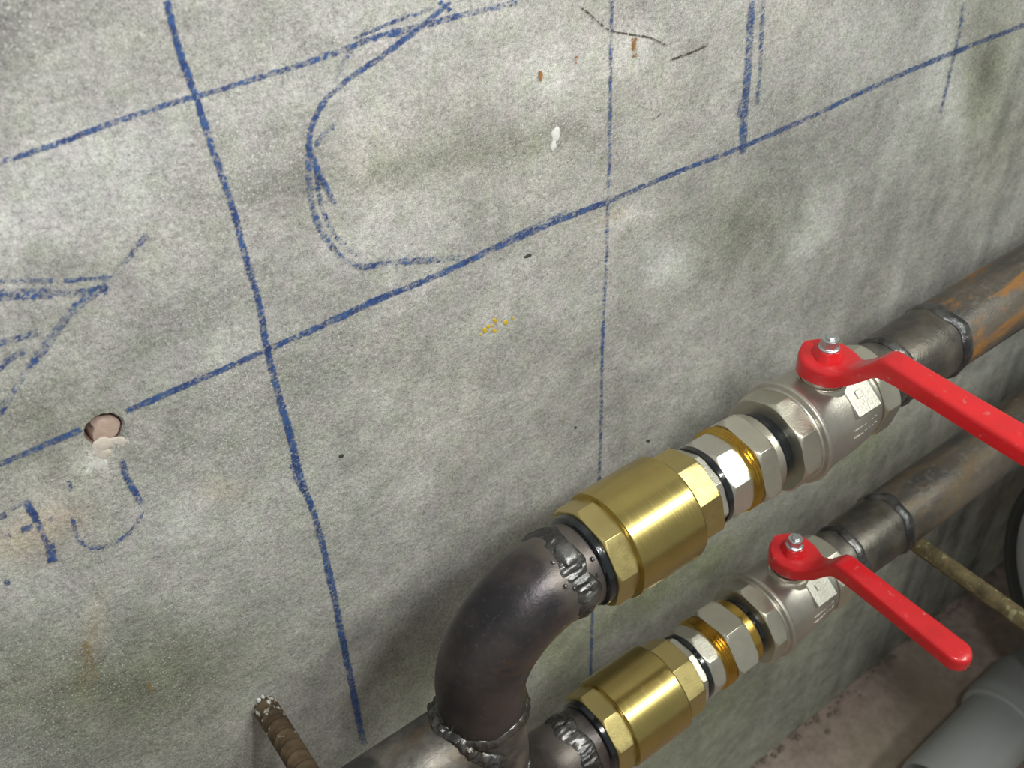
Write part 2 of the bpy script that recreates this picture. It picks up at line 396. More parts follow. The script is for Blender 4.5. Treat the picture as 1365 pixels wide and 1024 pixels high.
for j, q in enumerate(ringv):
    dx, dz = V[q][0] - hx, V[q][2] - hz; a = math.atan2(dz, dx)
    chip = 1.0 + .10 * math.exp(-((a + 1.25) / .5) ** 2) + rnd.uniform(-.03, .03)
    rim.append((a, HR * chip))
base_n = len(V)
for f_, yy in ((1.45, 0.0), (1.12, 0.0002), (1.0, 0.0018)):
    for a, r in rim: extra.append((hx + r * f_ * math.cos(a), yy, hz + r * f_ * math.sin(a)))
prev = ringv
for lv in range(3):
    cur = [base_n + lv * rn + j for j in range(rn)]
    for j in range(rn):
        m_ = (j + 1) % rn; faces.append([prev[j], prev[m_], cur[m_], cur[j]])
    prev = cur
V = np.vstack([V, np.array(extra)])
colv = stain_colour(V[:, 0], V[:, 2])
# coarse surround (same plane, outside the detailed patch)
xa, xb, za, zb = xs[0], xs[-1], 0.0, zs[-1]
XL, XR_, ZT = -2.4, 3.6, 2.6
def patch(xl, xr, zl, zt, step=.012):
    global V, colv, faces
    na, nb = max(1, int((xr - xl) / step)), max(1, int((zt - zl) / step)); b0 = len(V)
    A, B = np.meshgrid(np.linspace(xl, xr, na + 1), np.linspace(zl, zt, nb + 1), indexing='ij')
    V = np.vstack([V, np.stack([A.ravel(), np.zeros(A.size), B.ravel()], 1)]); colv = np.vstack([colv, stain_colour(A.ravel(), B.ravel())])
    ids = b0 + np.arange(A.size).reshape(na + 1, nb + 1)
    faces += np.stack([ids[:-1, :-1].ravel(), ids[1:, :-1].ravel(), ids[1:, 1:].ravel(), ids[:-1, 1:].ravel()], 1).tolist()
patch(XL, xa, 0, zb); patch(xb, XR_, 0, zb); patch(XL, XR_, zb, ZT, .02)
# thickness behind
q1 = len(V)
back = [(XL, .2, 0), (XR_, .2, 0), (XR_, .2, ZT), (XL, .2, ZT), (XL, 0, 0), (XR_, 0, 0), (XR_, 0, ZT), (XL, 0, ZT)]
V = np.vstack([V, np.array(back)]); colv = np.vstack([colv, np.tile([.33, .32, .28], (8, 1))])
faces += [[q1 + 1, q1, q1 + 3, q1 + 2], [q1 + 7, q1 + 6, q1 + 2, q1 + 3], [q1, q1 + 4, q1 + 7, q1 + 3], [q1 + 5, q1 + 1, q1 + 2, q1 + 6]]
wall = build('wall_back', V, faces, M['wall'], smooth=False)
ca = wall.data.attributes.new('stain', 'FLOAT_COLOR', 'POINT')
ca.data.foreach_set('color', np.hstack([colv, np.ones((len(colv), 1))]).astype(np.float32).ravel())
tag(wall, 'stained grey concrete wall with blue crayon lines', None, None, 'structure')

# the drilled hole: bore, and a lip of pink plaster on its lower side
bore = []
for d, s in ((.0017, 1.0), (.012, .985), (.030, .96), (.055, .95)):
    for a, r in rim: bore.append((hx + r * s * math.cos(a), d, hz + r * s * math.sin(a)))
bf = grid_faces(4, rn); bf.append(tuple(3 * rn + j for j in range(rn)))
build('drill_hole', bore, bf, M['hole'], wall)['label'] = 'drilled hole with dark bore'  # bore coloured as darkened brick, so the hole's shade is painted in

# crayon strokes: thin wax films on the wall, traced at their place on the wall plane
def smooth_path(P, step):
    P = [np.array(p, float) for p in P]; P = [2 * P[0] - P[1]] + P + [2 * P[-1] - P[-2]]; out = []
    for i in range(1, len(P) - 2):
        a, b, c, d = P[i - 1:i + 3]; n = max(1, int(np.linalg.norm(c - b) / step))
        for j in range(n):
            t = j / n
            out.append(.5 * (2 * b + (c - a) * t + (2 * a - 5 * b + 4 * c - d) * t * t + (3 * b - a - 3 * c + d) * t ** 3))
    out.append(P[-2]); return out
_sn = [0]
def stroke(P, w, dens, mat='crayon', name='crayon_line', lift=.00045, label=None, taper=True):
    rnd = random.Random(100 + _sn[0]); _sn[0] += 1
    S = smooth_path(P, 5.0); n = len(S); V = []; D = []; cols = 5
    dv = 0.0; wv = 1.0
    for i, s in enumerate(S):
        a = S[max(0, i - 1)]; b = S[min(n - 1, i + 1)]; t = (b - a) / (np.linalg.norm(b - a) + 1e-9); nn = np.array([-t[1], t[0]])
        dv = .85 * dv + rnd.uniform(-.05, .05); wv = .8 * wv + .2 * rnd.uniform(.7, 1.3)
        off = rnd.uniform(-.35, .35)
        for c in range(cols):
            u = c / (cols - 1) * 2 - 1
            q = s + nn * (u * w * .92 * wv + off)
            X, Z = on_wall(*q); V.append((X, -lift - .00002 * (_sn[0] % 20), Z))
            e = (1.0, .92, .0)[abs(c - 2)]
            end = min(1.0, min(i, n - 1 - i) / 1.5) if n > 8 else 1.0
            D.append((dens + dv) * e * (.6 + .4 * end) - (.55 if abs(c - 2) == 2 else 0))
    Fc = grid_faces(n, cols, False)
    o = build(name, V, Fc, M[mat], wall, smooth=False)
    at = o.data.attributes.new('wax_cover', 'FLOAT', 'POINT'); at.data.foreach_set('value', np.array(D, np.float32))
    if label: o['label'] = label
    return o
ST = [
 ([(222, 0), (230, 35), (243, 80), (262, 132), (280, 190), (298, 240), (312, 285), (328, 345), (345, 405), (355, 462), (368, 515), (385, 575), (400, 635), (420, 690), (440, 770), (456, 850), (472, 930), (485, 992)], 8, .62),
 ([(220, 2), (226, 28), (236, 60), (246, 92)], 5, .5), ([(388, 618), (394, 636), (404, 655)], 6, .42),
 ([(-20, 222), (70, 193), (150, 163), (240, 133), (262, 128), (340, 104), (400, 86), (455, 67)], 7, .50),
 ([(455, 67), (500, 50), (545, 38), (590, 26), (640, 14), (690, 2)], 8, .47), ([(470, 52), (520, 30), (560, 16), (575, 10)], 5, .33), ([(585, 2), (600, 14)], 5, .55),
 ([(-20, 626), (60, 592), (108, 571)], 7, .55), ([(166, 548), (230, 520), (300, 490), (355, 465), (420, 437), (500, 400), (580, 367), (660, 330), (740, 295), (810, 268)], 7, .60),
 ([(810, 268), (900, 230), (990, 195), (1080, 155), (1170, 112), (1270, 70), (1375, 29)], 5.5, .55), ([(640, 336), (700, 306), (760, 280)], 4, .33),
 ([(815, 0), (814, 60), (813, 120), (812, 200), (810, 270)], 4, .44), ([(810, 270), (808, 340), (805, 410), (802, 480), (801, 560), (799, 620), (796, 700), (791, 780), (788, 860), (786, 930)], 3.4, .46),
 ([(1002, 0), (998, 60), (995, 110), (991, 160), (990, 206)], 8, .52), ([(1017, 0), (1014, 60), (1010, 120), (1008, 140)], 4.5, .40), ([(987, 132), (983, 156)], 4, .40),
 ([(1284, 2), (1278, 45), (1270, 80), (1262, 115), (1253, 150)], 3.6, .44),
 ([(600, 2), (560, 35), (530, 58), (500, 80), (470, 100), (446, 120), (428, 140), (416, 165), (411, 192), (418, 215), (432, 245), (446, 272)], 7, .56),
 ([(411, 190), (411, 230), (415, 270), (424, 300), (440, 326), (460, 346), (482, 355), (520, 349), (565, 346), (615, 342)], 8, .40),
 ([(422, 222), (424, 255), (432, 285), (448, 315), (475, 340)], 6, .36), ([(490, 38), (472, 62), (455, 85), (446, 112)], 5, .34), ([(446, 165), (432, 178), (420, 194)], 7, .30),
 ([(540, 46), (500, 48), (460, 66)], 6, .34),
 ([(-15, 373), (40, 373), (70, 374)], 7, .38), ([(85, 373), (120, 371), (150, 370)], 6, .34), ([(-15, 394), (30, 391), (70, 389)], 14, .44), ([(70, 389), (110, 388), (146, 381)], 9, .38), ([(139, 364), (141, 392)], 6, .42),
 ([(140, 380), (112, 400), (92, 418), (75, 440), (52, 472)], 11, .40), ([(52, 472), (30, 500), (8, 535), (-10, 560)], 10, .34), ([(162, 354), (178, 334), (194, 312)], 7, .28),
 ([(-15, 458), (15, 452), (50, 442)], 9, .42), ([(38, 462), (10, 480), (-10, 500)], 8, .28),
 ([(33, 666), (44, 684), (52, 700), (57, 712)], 9, .60), ([(57, 712), (63, 726)], 7, .5), ([(65, 724), (71, 748)], 11, .60), ([(28, 706), (43, 700)], 7, .55), ([(-8, 690), (8, 685)], 8, .55), ([(14, 678), (32, 668)], 5, .38), ([(2, 718), (14, 712)], 5, .34), ([(8, 772), (10, 780)], 8, .60),
 ([(92, 640), (94, 655)], 5, .38), ([(97, 688), (100, 708), (112, 725), (130, 730), (148, 726)], 6, .50), ([(148, 726), (172, 710), (186, 690), (190, 676)], 4.5, .40), ([(190, 674), (180, 656), (170, 640), (162, 614)], 8, .56), ([(66, 690), (70, 694)], 6, .42)]
for P, w, d in ST: stroke(P, w, d * .84 + (.04 if len(P) < 4 else .02))
stroke([(772, 8), (790, 22), (805, 36), (818, 42), (840, 46), (862, 49), (888, 60)], 2.4, .55, 'crack', 'hairline_crack')
stroke([(892, 80), (912, 73), (930, 66), (946, 57)], 2.8, .55, 'crack', 'hairline_crack')
stroke([(850, 140), (880, 150), (868, 160)], 1.8, .35, 'crack', 'hairline_crack')
stroke([(845, 50), (845, 76)], 6, .62, 'rustspot', 'rust_spot'); stroke([(720, 94), (719, 108)], 5, .45, 'rustspot', 'rust_spot'); stroke([(768, 74), (767, 84)], 3, .4, 'rustspot', 'rust_spot')
stroke([(112, 855), (120, 880), (126, 905)], 10, .20, 'ochre', 'ochre_streak'); stroke([(196, 906), (200, 925)], 7, .16, 'ochre', 'ochre_streak')
stroke([(122, 596), (130, 612), (134, 630)], 16, .42, 'dust', 'drill_dust'); stroke([(146, 590), (165, 592), (178, 588)], 10, .30, 'dust', 'drill_dust')
stroke([(440, 22), (438, 40), (452, 56), (470, 52)], 8, .26, 'dust', 'chalk_smear'); stroke([(836, 300), (850, 296)], 12, .22, 'dust', 'chalk_smear')
def plug():
    n = 28; V = []; rr = random.Random(5); k = [rr.uniform(.93, 1.07) for _ in range(n)]
    cx, cz = hx + .0016, hz - .0046
    for s_, y in ((1.02, .012), (1.0, .0042), (.9, .0030), (.55, .0026), (.15, .0028)):
        for j in range(n):
            a = j * 6.2832 / n; X = cx + .0078 * s_ * k[j] * math.cos(a); Z = cz + .0084 * s_ * k[j] * math.sin(a); d = math.hypot(X - hx, Z - hz)
            if d > HR * .97: X, Z = hx + (X - hx) * HR * .97 / d, hz + (Z - hz) * HR * .97 / d
            V.append((X, y, Z))
    Fc = grid_faces(5, n); Fc.append(tuple(4 * n + j for j in range(n)))
    build('plaster_plug', V, Fc, M['brick'], wall)['label'] = 'pink plaster filling the drilled hole'
plug()
def fleck(px, py, rx, ry, ang, mat, name, seed, th=.0012, rag=.25):
    rnd = random.Random(seed); n = 22; V = []; ca, sa = math.cos(ang), math.sin(ang); k = [rnd.uniform(.95 - rag, .95 + rag) for _ in range(n)]; k = [(k[j - 1] + 2 * k[j] + k[(j + 1) % n]) / 4 for j in range(n)]
    for lv, (s, y) in enumerate(((1.0, .0), (.86, -th * .7), (.5, -th))):
        for j in range(n):
            a = j * 6.2832 / n; u, v = rx * s * k[j] * math.cos(a), ry * s * k[j] * math.sin(a)
            X, Z = on_wall(px + u * ca - v * sa, py + u * sa + v * ca); V.append((X, y, Z))
    Fc = grid_faces(3, n); Fc.append(tuple(2 * n + j for j in range(n)))
    return build(name, V, Fc, M[mat], wall)
fleck(140, 591, 19, 8, -.3, 'cream', 'crumbled_lip', 51, .0008, .45); fleck(133, 602, 15, 10, .2, 'cream', 'crumbled_lip', 52, .0007, .5); fleck(130, 614, 12, 12, .3, 'white', 'crumbled_lip', 53, .0006, .55); fleck(160, 588, 10, 6, .1, 'cream', 'crumbled_lip', 54, .0005, .5)
for i, (a, b, r) in enumerate([(345, 934, 3.5), (350, 929, 2.5)]): fleck(a, b, r, r, i, 'white', 'plaster_dab', 60 + i)
fleck(740, 180, 6, 11, .3, 'white', 'plaster_dab', 1); fleck(737, 193, 4, 9, .2, 'white', 'plaster_dab', 2)
for i, (a, b, r) in enumerate([(646, 440, 3.2), (651, 435, 2.4), (659, 441, 2.6), (660, 427, 2.8), (674, 430, 3.0), (640, 446, 1.6), (683, 424, 1.6), (657, 434, 1.8)]):
    fleck(a, b, r, r * 1.2, i, 'yellow', 'yellow_fleck', 20 + i, .0004)
fleck(455, 608, 4, 2.6, -.5, 'pit', 'dark_pit', 40, .0003); fleck(704, 341, 6, 2.5, -.4, 'pit', 'dark_pit', 41, .0003); fleck(767, 570, 2, 2, 0, 'pit', 'dark_pit', 42, .0003); fleck(864, 588, 3, 2, 0, 'pit', 'dark_pit', 43, .0003)

# ------------------------------------------------------------------ floor
FL = [(XL, 0.2, 0), (XR_, 0.2, 0), (XR_, -3.0, 0), (XL, -3.0, 0), (XL, 0.2, -.1), (XR_, 0.2, -.1), (XR_, -3.0, -.1), (XL, -3.0, -.1)]
floor = build('floor', FL, [(3, 2, 1, 0), (4, 5, 6, 7), (0, 1, 5, 4), (1, 2, 6, 5), (2, 3, 7, 6), (3, 0, 4, 7)], M['floor'], smooth=False)
tag(floor, 'pinkish brown concrete floor at foot of the wall', None, None, 'structure')
rnd = random.Random(9); Vc = []; Fc = []
def lump(c, r):
    b = len(Vc); n, m = 7, 4
    for i in range(m + 1):
        t = math.pi * i / m
        for j in range(n):
            a = j * 6.2832 / n; k = r * rnd.uniform(.75, 1.15)
            Vc.append((c[0] + k * math.sin(t) * math.cos(a) * 1.3, c[1] + k * math.sin(t) * math.sin(a), max(.0, c[2] + k * .7 * math.cos(t))))
    for f_ in grid_faces(m + 1, n): Fc.append(tuple(b + q for q in f_))
for i in range(160):
    x = rnd.uniform(.55, 1.6); lump((x, -abs(rnd.gauss(.004, .008)), .002), rnd.uniform(.001, .0042))
for i in range(45): lump((rnd.uniform(.55, 1.6), rnd.uniform(-.5, -.03), .0015), rnd.uniform(.001, .003))
cr = build('mortar_crumbs', Vc, Fc, M['crumb'], floor); cr['kind'] = 'stuff'

# ------------------------------------------------------------------ pipework
AYL = -0.114; ZU = 0.798; ZL = 0.613; ZH = 0.7065; XE = 0.149; RP = 0.0243
CU = math.atan2(CAM[2] - ZU, AYL - CAM[1]); CL = math.atan2(CAM[2] - ZL, AYL - CAM[1])     # turn angles used when the fittings were tightened

# welded manifold: header, riser, two elbows, two threaded stubs
man = empty('pipe_manifold', (XE, AYL, 0.56))
tag(man, 'blackened welded steel pipe manifold with bent elbow, left of the brass valves', 'pipe')
hd = [(-1.2, AYL, ZH), (-.4, AYL, ZH), (XE - .004, AYL, ZH)]
V, Fc = tube(hd, .0240, 64); build('header_pipe', V, Fc, M['steel2'], man)
ER = .053
wz_u, wz_l = .7285, ZL + ER + .004
V, Fc = tube([(XE, AYL, wz_u), (XE, AYL, .70), (XE, AYL, wz_l)], .0240, 64); build('riser_pipe', V, Fc, M['steel2'], man)
def elbow(sgn, zc, wz, xw):
    P = [(XE, AYL, wz)]
    cz = zc - sgn * ER
    if sgn * (cz - wz) > .002: P.append((XE, AYL, (cz + wz) / 2))
    for i in range(25):
        a = math.pi / 2 * i / 24; P.append((XE + ER * (1 - math.cos(a)), AYL, cz + sgn * ER * math.sin(a)))
    if xw > P[-1][0] + .001: P.append((xw, AYL, zc))
    V, Fc = tube(P, RP, 64); return build('pipe_elbow', V, Fc, M['heat'], man)
XW_U, XW_L = .2035, .210
elbow(1, ZU, wz_u, XW_U); elbow(-1, ZL, wz_l, XW_L)
def stub(xw, xe, z):
    R = [(xw, .0232, None), (xw + .002, .0237, None), (xe - .003, .0237, None), (xe, .0232, None)]
    V, Fc = turned(R, AYL, z, ns=64); build('threaded_stub', V, Fc, M['heat'], man, .0004)
stub(XW_U, .2215, ZU); stub(XW_L, .2295, ZL)
weld(circ(XE, AYL, wz_u, .0238, 'z'), .0026, 1, 'weld_bead', M['weldm'], man)
weld(circ(XE, AYL, wz_l, .0238, 'z'), .0026, 2, 'weld_bead', M['weldm'], man)
weld(circ(XW_U, AYL, ZU, .0232, 'x'), .0027, 5, 'weld_bead', M['weldm'], man, .22, .45, None, 2.7)
weld(circ(XW_L, AYL, ZL, .0232, 'x'), .0027, 6, 'weld_bead', M['weldm'], man, .22, .45, None, 2.7)
sad = []
for i in range(260):
    a = i * 2 * math.pi / 260; y, z = .0245 * math.cos(a), .0245 * math.sin(a)
    sad.append((XE - math.sqrt(max(.0250 ** 2 - y * y, .000016)) - .001, AYL + y, ZH + z))
weld(sad, .0034, 8, 'weld_bead', M['weldm'], man, .22, .4, lambda p: (p[0] - XE + .012, p[1] - AYL, p[2] - ZH) if False else (-.5, (p[1] - AYL) * 40, (p[2] - ZH) * 40), 1.4)
def blobs(pts, parent):                                   # spatter and the restart crater on the elbow weld
    for (x, th, zc, r) in pts:
        c = np.array((x, AYL - .0248 * math.cos(th), zc + .0248 * math.sin(th))); nrm = np.array((0, -math.cos(th), math.sin(th)))
        rr = random.Random(int(x * 1e5)); V = []; n = 14
        t1 = np.array((1.0, 0, 0)); t2 = np.cross(nrm, t1)
        for k, (s, h) in enumerate(((1.0, -.25), (.85, .25), (.55, .42), (.15, .40))):
            for j in range(n):
                a = j * 6.2832 / n; q = r * s * rr.uniform(.88, 1.1); V.append(c + q * (math.cos(a) * t1 * .8 + math.sin(a) * t2) + nrm * h * r)
        Fc = grid_faces(4, n); Fc.append(tuple(3 * n + j for j in range(n)))
        build('weld_spatter', V, [f_[::-1] for f_ in Fc], M['weldm'], parent)
blobs([(XW_U - .001, CU + .25, ZU, .0075), (XW_U - .009, CU + .28, ZU, .0013), (XW_U - .010, CU - .28, ZU, .0014), (XW_U - .006, CU - .42, ZU, .0012), (XW_U + .010, CU - .1, ZU, .0013), (XW_U + .009, CU - .45, ZU, .0012), (XW_U + .004, CU - .6, ZU, .003)], man)
for xe, z in ((.2215, ZU), (.2295, ZL)):
    R = [(xe - .0055, .0240, None), (xe - .0045, .0262, None), (xe - .001, .0268, None), (xe + .0006, .0262, None)]
    V, Fc = turned(R, AYL, z, ns=64); o = build('thread_sealant', V, Fc, M['seal'], man, .0006); o['label'] = 'shiny black sealant ring'

def place_line(dx, z, cam_a, lab, P):
    g = lambda d: cam_a + math.radians(d)
    R_ = math.radians
    def part(name, rings, mat, root, phase=0.0, n=8, bevel=.0005, ns=96):
        V, Fc = turned([(x + dx, r, a) for x, r, a in rings], AYL, z, phase, n, ns)
        return build(name, V, Fc, M[mat], root, bevel)
    # --- brass check valve
    cv = empty('check_valve', (.25 + dx, AYL, z)); tag(cv, lab['check'], 'valve', 'brass check valves')
    part('inlet_octagon', octo(.2205, .2352, .0302, c0=.002, c1=.003, k=.945), 'brassm', cv, g(P['cl']))
    part('body', [(.2347, .0280, None), (.2349, .0314, None), (.2354, .0318, None), (.2795, .0318, None), (.2806, .0312, None), (.2806, .027, None)], 'brass', cv, bevel=.0003)
    part('outlet_octagon', octo(.2795, .2978, .0288, c0=0, c1=.0016, k=.955), 'brassm', cv, g(P['cr']))
    # --- nickel union
    un = empty('pipe_union', (.325 + dx, AYL, z)); tag(un, lab['union'], 'pipe fitting', 'nickel pipe unions')
    part('octagon_shoulder', octo(.2985, .3040, .0250, c0=.001, c1=.001, k=.955), 'chrome', un, g(P['th']))
    part('thread_sealant', [(.2972, .022, None), (.2978, .0236, None), (.2988, .0236, None), (.2990, .022, None)], 'seal', un)
    part('thread_sealant', [(.3036, .022, None), (.3042, .0246, None), (.3075, .0248, None), (.3080, .023, None)], 'seal', un)
    part('tail_octagon', octo(.3078, P['seq'][0], .0262, c0=.0025, c1=.003, k=.93), 'chrome', un, g(P['n1']))
    R = [(P['seq'][0] - .001, .021, None)]; x = P['seq'][0] - .0003; xe = P['seq'][1]
    while x < xe: R += [(x, .0251, None), (x + .0011, .0265, None)]; x += .0023
    R += [(x, .0252, None), (x, .021, None)]
    part('brass_thread', R, 'thread', un, bevel=0)
    nx0 = x - .0004
    part('union_nut', octo(nx0, P['seq'][2], .0298, 6, .0028, .0028, .925), 'nickel', un, g(P['un']), 6)
    n2, l2, v0 = P['seq'][2:]
    part('nut_lip', [(n2 - .001, .022, None), (n2 - .0005, .0253, None), (l2 - .001, .0250, None), (l2, .0240, None), (l2, .020, None)], P['lip'], un, bevel=.0004)
    part('tail_thread', [(l2 - .001, .0215, None), (l2 + .001, .0225, None), (l2 + .0025, .0215, None), (l2 + .004, .0225, None), (v0 + .001, .0220, None)], 'seal', un, bevel=0)
    # --- ball valve
    bv = empty('ball_valve', (.4025 + dx, AYL, z)); tag(bv, lab['ball'], 'valve', 'red lever ball valves')
    part('inlet_octagon', [(v0, .0225, None), (v0 + .0003, .026, None)] + octo(v0 + .0005, .3742, .0318, c0=.0022, c1=.003, k=.94), 'nickel', bv, g(P['vo']))
    bR = [(.3735, .024, None), (.3738, .0298, None), (.3750, .0305, None), (.3756, .0330, None), (.3764, .0337, None), (.3785, .0337, None), (.3792, .0329, None),
          (.3835, .0322, None), (.388, .0316, None), (.394, .0312, None), (.4025, .0308, None), (.413, .0303, None), (.421, .0293, None), (.427, .0280, None), (.4285, .0278, None), (.4285, .024, None)]
    body = part('body', bR, 'castn', bv, bevel=.0004)
    part('outlet_octagon', octo(.4315, .4465, .0300, c0=.0025, c1=.002, k=.94), 'nickel', bv, g(P['vo'] + 12))
    part('outlet_neck', [(.4275, .024, None), (.4275, .0270, None), (.4325, .0270, None), (.4325, .024, None)], 'castn', bv)
    # cast pad with an embossed square, on the shoulder beside the stem
    def slab(name, ang, xa_, xb_, half, r0, r1, mat, root, bev=.0008, tilt=0.0):
        a = ang; nrm = np.array((0, -math.cos(a), math.sin(a))); t2 = np.array((0, math.sin(a), math.cos(a))); c0 = np.array((0, AYL, z)); V = []
        for rr in (r0, r1):
            for (xx, s) in ((xa_, -1), (xb_, -1), (xb_, 1), (xa_, 1)):
                V.append(c0 + np.array((xx + dx, 0, 0)) + nrm * (rr + tilt * s) + t2 * s * half)
        return build(name, V, [(3, 2, 1, 0), (4, 5, 6, 7), (0, 1, 5, 4), (1, 2, 6, 5), (2, 3, 7, 6), (3, 0, 4, 7)][:], M[mat], root, bev)
    pa = R_(52)
    pad = slab('cast_pad', pa, .4035, .4235, .0125, .022, .0318, 'castn', bv)
    sq = slab('embossed_square', pa, .4095, .4145, .0024, .031, .0327, 'castn', pad, .0003)
    rnd = random.Random(3); k = 0
    for row in range(2):                                   # worn raised characters low on the casting
        for c in range(6):
            slab('cast_letter', R_(14 - row * 9), .4000 + c * .0034, .4035 + c * .0034 + rnd.uniform(.0014, .0024), rnd.uniform(.0012, .0019), .0285, .0312 - .00035 * c, 'castn', body, .0002)
    # stem housing
    H = P['h']
    def upright(name, rings, mat, root, x=.4025, y=AYL, n=8, phase=0, bevel=.0003, ns=48):
        V = []
        for zz, rm, ap in rings:
            for j in range(ns):
                th = phase + j * 6.283185 / ns; r = rm
                if ap: r = min(rm, ap / math.cos((j * 6.283185 / ns) % (6.283185 / n) - math.pi / n))
                V.append((x + dx + r * math.cos(th), y + r * math.sin(th), z + zz))
        Fc = grid_faces(len(rings), ns) + [tuple(range(ns))[::-1], tuple((len(rings) - 1) * ns + j for j in range(ns))]
        return build(name, V, Fc, M[mat], root, bevel)
    upright('stem_housing', [(.020, .0165, None), (.027, .0160, None), (.0300, .0145, None), (.0312, .0145, None), (.0316, .0132, None), (.0340, .0130, None), (.0344, .0138, None), (.0358, .0138, None), (.0362, .0120, None), (H - .008, .0118, None)], 'nickel', bv)
    upright('stem', [(.030, .006, None), (H + .002, .006, None)], 'zinc', bv)
    # lever: pressed U-channel, round hub, cranked neck, straight grip
    hb, kn, end = H, P['kn'], P['end']
    secs = []                                              # (s outward, top height, half width, skirt depth)
    RH = .0165
    for i in range(9):
        a = math.pi / 2 * i / 8; s = -RH * math.cos(a); secs.append((s, hb, max(RH * math.sin(a), .0030), .0105 + .0030 * math.cos(a)))
    secs += [(.006, hb, .0162, .0100), (.012, hb + .0004, .0142, .0100), (.016, hb + .0018, .0118, .0104), (.020, hb + .0046, .0100, .0108), (.026, hb + .0105, .0086, .0115), (.032, hb + (kn - hb) * .72, .0079, .0120),
             (.036, hb + (kn - hb) * .92, .0077, .0124), (.039, kn - .0003, .0076, .0126), (.042, kn, .0076, .0122), (.050, kn - .0004, .0076, .0112), (.075, kn - .001, .0080, .0104), (.100, kn - .0015, .0086, .0100), (end - .0115, kn - .002, .0090, .0098)]
    for i in range(8):
        a = math.pi / 2 * i / 7; secs.append((end - .0095 + .0095 * math.sin(a), kn - .002 - .0025 * (1 - math.cos(a)), max(.0091 * math.cos(a), .0022), .0100 - .002 * (1 - math.cos(a))))
    V = []; K = None; t = .0022
    for s, h, w, d in secs:
        rc = min(.0030, w * .6); prof = [(-w, -d)]
        for i in range(5):
            a = math.pi / 2 * i / 4; prof.append((-w + rc - rc * math.cos(a), -rc + rc * math.sin(a)))
        for i in range(5):
            a = math.pi / 2 * (1 - i / 4); prof.append((w - rc + rc * math.cos(a), -rc + rc * math.sin(a)))
        prof.append((w, -d)); wi = max(w - t, w * .3)
        prof += [(wi, -d), (wi, -t - .001), (-wi, -t - .001), (-wi, -d)]
        K = len(prof)
        for u, v in prof: V.append((.4025 + dx + u, AYL - s, z + h + v))
    Fc = grid_faces(len(secs), K) + [tuple(range(K))[::-1], tuple((len(secs) - 1) * K + j for j in range(K))]
    lev = build('lever_handle', V, Fc, M['red'], bv); lev['label'] = 'bright red enamelled lever'
    upright('hub_boss', [(H - .002, .0105, .0092), (H + .0015, .0088, .0078), (H + .0048, .0070, .0062), (H + .0052, .0060, None)], 'red', lev, n=4, phase=R_(20), bevel=.0007)
    upright('washer', [(H + .0050, .0062, None), (H + .0062, .0062, None), (H + .0068, .0054, None)], 'zinc', lev)
    nut = upright('lever_nut', [(H + .0064, .0052, .0047), (H + .0070, .0056, .0047), (H + .0112, .0056, .0047), (H + .0122, .0050, .0047)], 'zinc', lev, n=6, phase=R_(10), bevel=.0002)
    nut['label'] = 'zinc plated lock nut'
    upright('stem_thread', [(H + .010, .0030, None), (H + .0132, .0030, None), (H + .0138, .0024, None)], 'zinc', lev)
    # --- steel pipe on the far side: threaded stub, welded sleeve, pipe running on along the wall
    sp = empty('steel_pipe', (.52 + dx, AYL, z)); tag(sp, lab['pipe'], 'pipe', 'steel pipes behind the ball valves')
    part('threaded_stub', [(.444, .0205, None), (.4455, .0225, None), (.4475, .0215, None), (.4495, .0227, None), (.452, .0222, None), (.4535, .0229, None), (.467, .0229, None)], 'steel2', sp, bevel=0, ns=64)
    part('sleeve', [(.465, .0225, None), (.468, .0234, None), (.478, .0246, None), (.500, .0250, None), (.519, .0248, None)], 'sleeve', sp, bevel=0, ns=64)
    part('long_pipe', [(.517, .0242, None), (.519, .0250, None), (.60, .0250, None), (.8, .0250, None), (2.6, .0250, None)], P['rust'], sp, bevel=0, ns=64)
    weld(circ(.4665 + dx, AYL, z, .0228, 'x'), .0024, 11 + int(z * 10), 'weld_bead', M['weldm'], sp, .03, .2)
    weld(circ(.5180 + dx, AYL, z, .0244, 'x'), .0030, 17 + int(z * 10), 'weld_bead', M['weldm'], sp, .03, .25)

place_line(0.0, ZU, CU, dict(
    check='large brass check valve of the upper line, screwed to the black bent elbow',
    union='nickel union between upper brass check valve and upper red-lever valve',
    ball='nickel ball valve with red lever on the upper pipe line',
    pipe='rust-streaked welded steel pipe at right edge, upper of two'),
    dict(cl=2.5, cr=25, th=-10, n1=19, un=-5, vo=-13.5, seq=(.3238, .3285, .3435, .3505, .3585), lip='nickel', h=.0470, kn=.0712, end=.152, rust='rust1'))
place_line(0.0075, ZL, CL, dict(
    check='brass check valve of the lower line, cut by the bottom edge',
    union='nickel union with brass threads between lower check valve and lower ball valve',
    ball='nickel ball valve with red lever on the lower pipe line',
    pipe='dull brown welded steel pipe resting on rebar, lower of two'),
    dict(cl=6, cr=5, th=10, n1=-15, un=2, vo=-5, seq=(.3195, .3280, .3475, .3555, .3605), lip='thread', h=.0530, kn=.0800, end=.134, rust='rust2'))

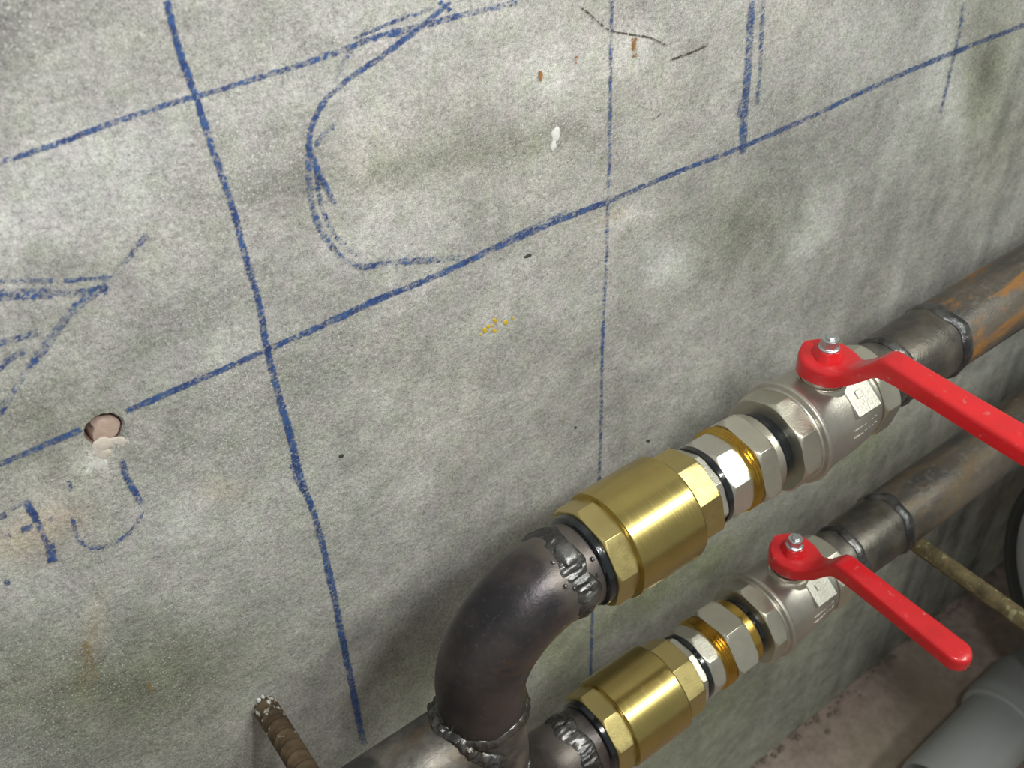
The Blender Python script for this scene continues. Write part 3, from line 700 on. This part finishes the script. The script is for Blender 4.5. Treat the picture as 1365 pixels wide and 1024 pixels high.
# ------------------------------------------------------------------ rebar brackets
def rebar(x, z, y0, y1, r, mat, label, pitch=.0085, dz=0.0, rib_h=.22):
    n = int(abs(y1 - y0) / .0008); P = [(x, y0 + (y1 - y0) * i / n, z + dz * i / n) for i in range(n + 1)]
    def rad(i, a):
        s = i / n * abs(y1 - y0)
        rib = max(0.0, math.sin(2 * math.pi * s / pitch + 2.4 * abs(math.sin(a)))) ** 2 * abs(math.sin(a)) ** .5
        return r * (1 + rib_h * rib + (.10 if abs(math.cos(a)) > .985 else 0)) * (1 - (.12 if i in (0, n) else 0))
    V, Fc = tube(P, rad, 24); o = build('rebar', V, Fc, M[mat], None, origin=(x, y0, z)); tag(o, label, 'rebar', 'rebar brackets set in the wall'); return o
rx, rz = on_wall(352, 940)
rebar(rx, rz, .03, -.24, .0070, 'rebar', 'rusty ribbed rebar stub poking out of the wall at bottom left')
rebar(.556, ZL - .0250 - .0076, -.098, -.250, .0070, 'rebar2', 'greenish brown rebar under the lower steel pipe at right', rib_h=.035)

# ------------------------------------------------------------------ grey drain pipe on the floor
gp = empty('drain_pipe', (.78, -.16, 0)); tag(gp, 'grey plastic drain pipe with open end lying on the floor, bottom right', 'pipe')
GY, GZ = -.169, .0526
def gturn(name, rings, mat, root):
    V, Fc = turned(rings, GY, GZ, ns=72, cap0=False, cap1=False); return build(name, V, Fc, M[mat], root, 0)
gturn('spigot', [(.86, .0405, None), (.717, .0405, None), (.713, .0412, None), (.712, .0425, None), (.714, .0440, None), (.720, .0450, None), (.86, .0450, None)], 'grey', gp)
gturn('socket', [(.851, .0452, None), (.8515, .0490, None), (.854, .0512, None), (.862, .0514, None), (.865, .0524, None), (.881, .0524, None), (.884, .0514, None), (.93, .0514, None), (.95, .0452, None), (1.02, .0450, None), (1.02, .040, None), (.98, .040, None)], 'grey', gp)

gp.rotation_euler.z = math.radians(2.7)

# ------------------------------------------------------------------ tank at the right edge
tk = empty('pressure_tank', (1.1, -.30, 0)); tag(tk, 'glossy grey round tank with black rim, cut by right edge', 'tank')
TX, TY, TZ, TR = .85, -.30, .385, .215
def tturn(name, rings, mat, ns=96, c0=True, c1=True):
    V, Fc = turned(rings, TY, TZ, ns=ns, cap0=c0, cap1=c1); return build(name, V, Fc, M[mat], tk, .0006)
tturn('shell', [(TX - .030, .02, None), (TX - .027, .07, None), (TX - .020, .12, None), (TX - .010, .165, None), (TX + .000, .194, None), (TX + .006, .206, None), (TX + .03, .207, None), (TX + .55, .205, None), (TX + .59, .17, None), (TX + .61, .06, None)], 'tank')
prof = [(TX + .001, .2085), (TX - .002, .210), (TX - .003, .213), (TX - .002, .216), (TX + .006, .218), (TX + .030, .218), (TX + .034, .214), (TX + .036, .2065)]
tturn('black_rim', [(x, r, None) for x, r in [(TX + .010, .2035)] + prof], 'black', c0=False, c1=False)
for xx in (TX + .25, TX + .52):
    for s in (-1, 1):
        V, Fc = tube([(xx, TY + s * .17, 0), (xx, TY + s * .15, .10), (xx, TY + s * .125, TZ - .14)], .012, 16); build('tank_leg', V, Fc, M['black'], tk)
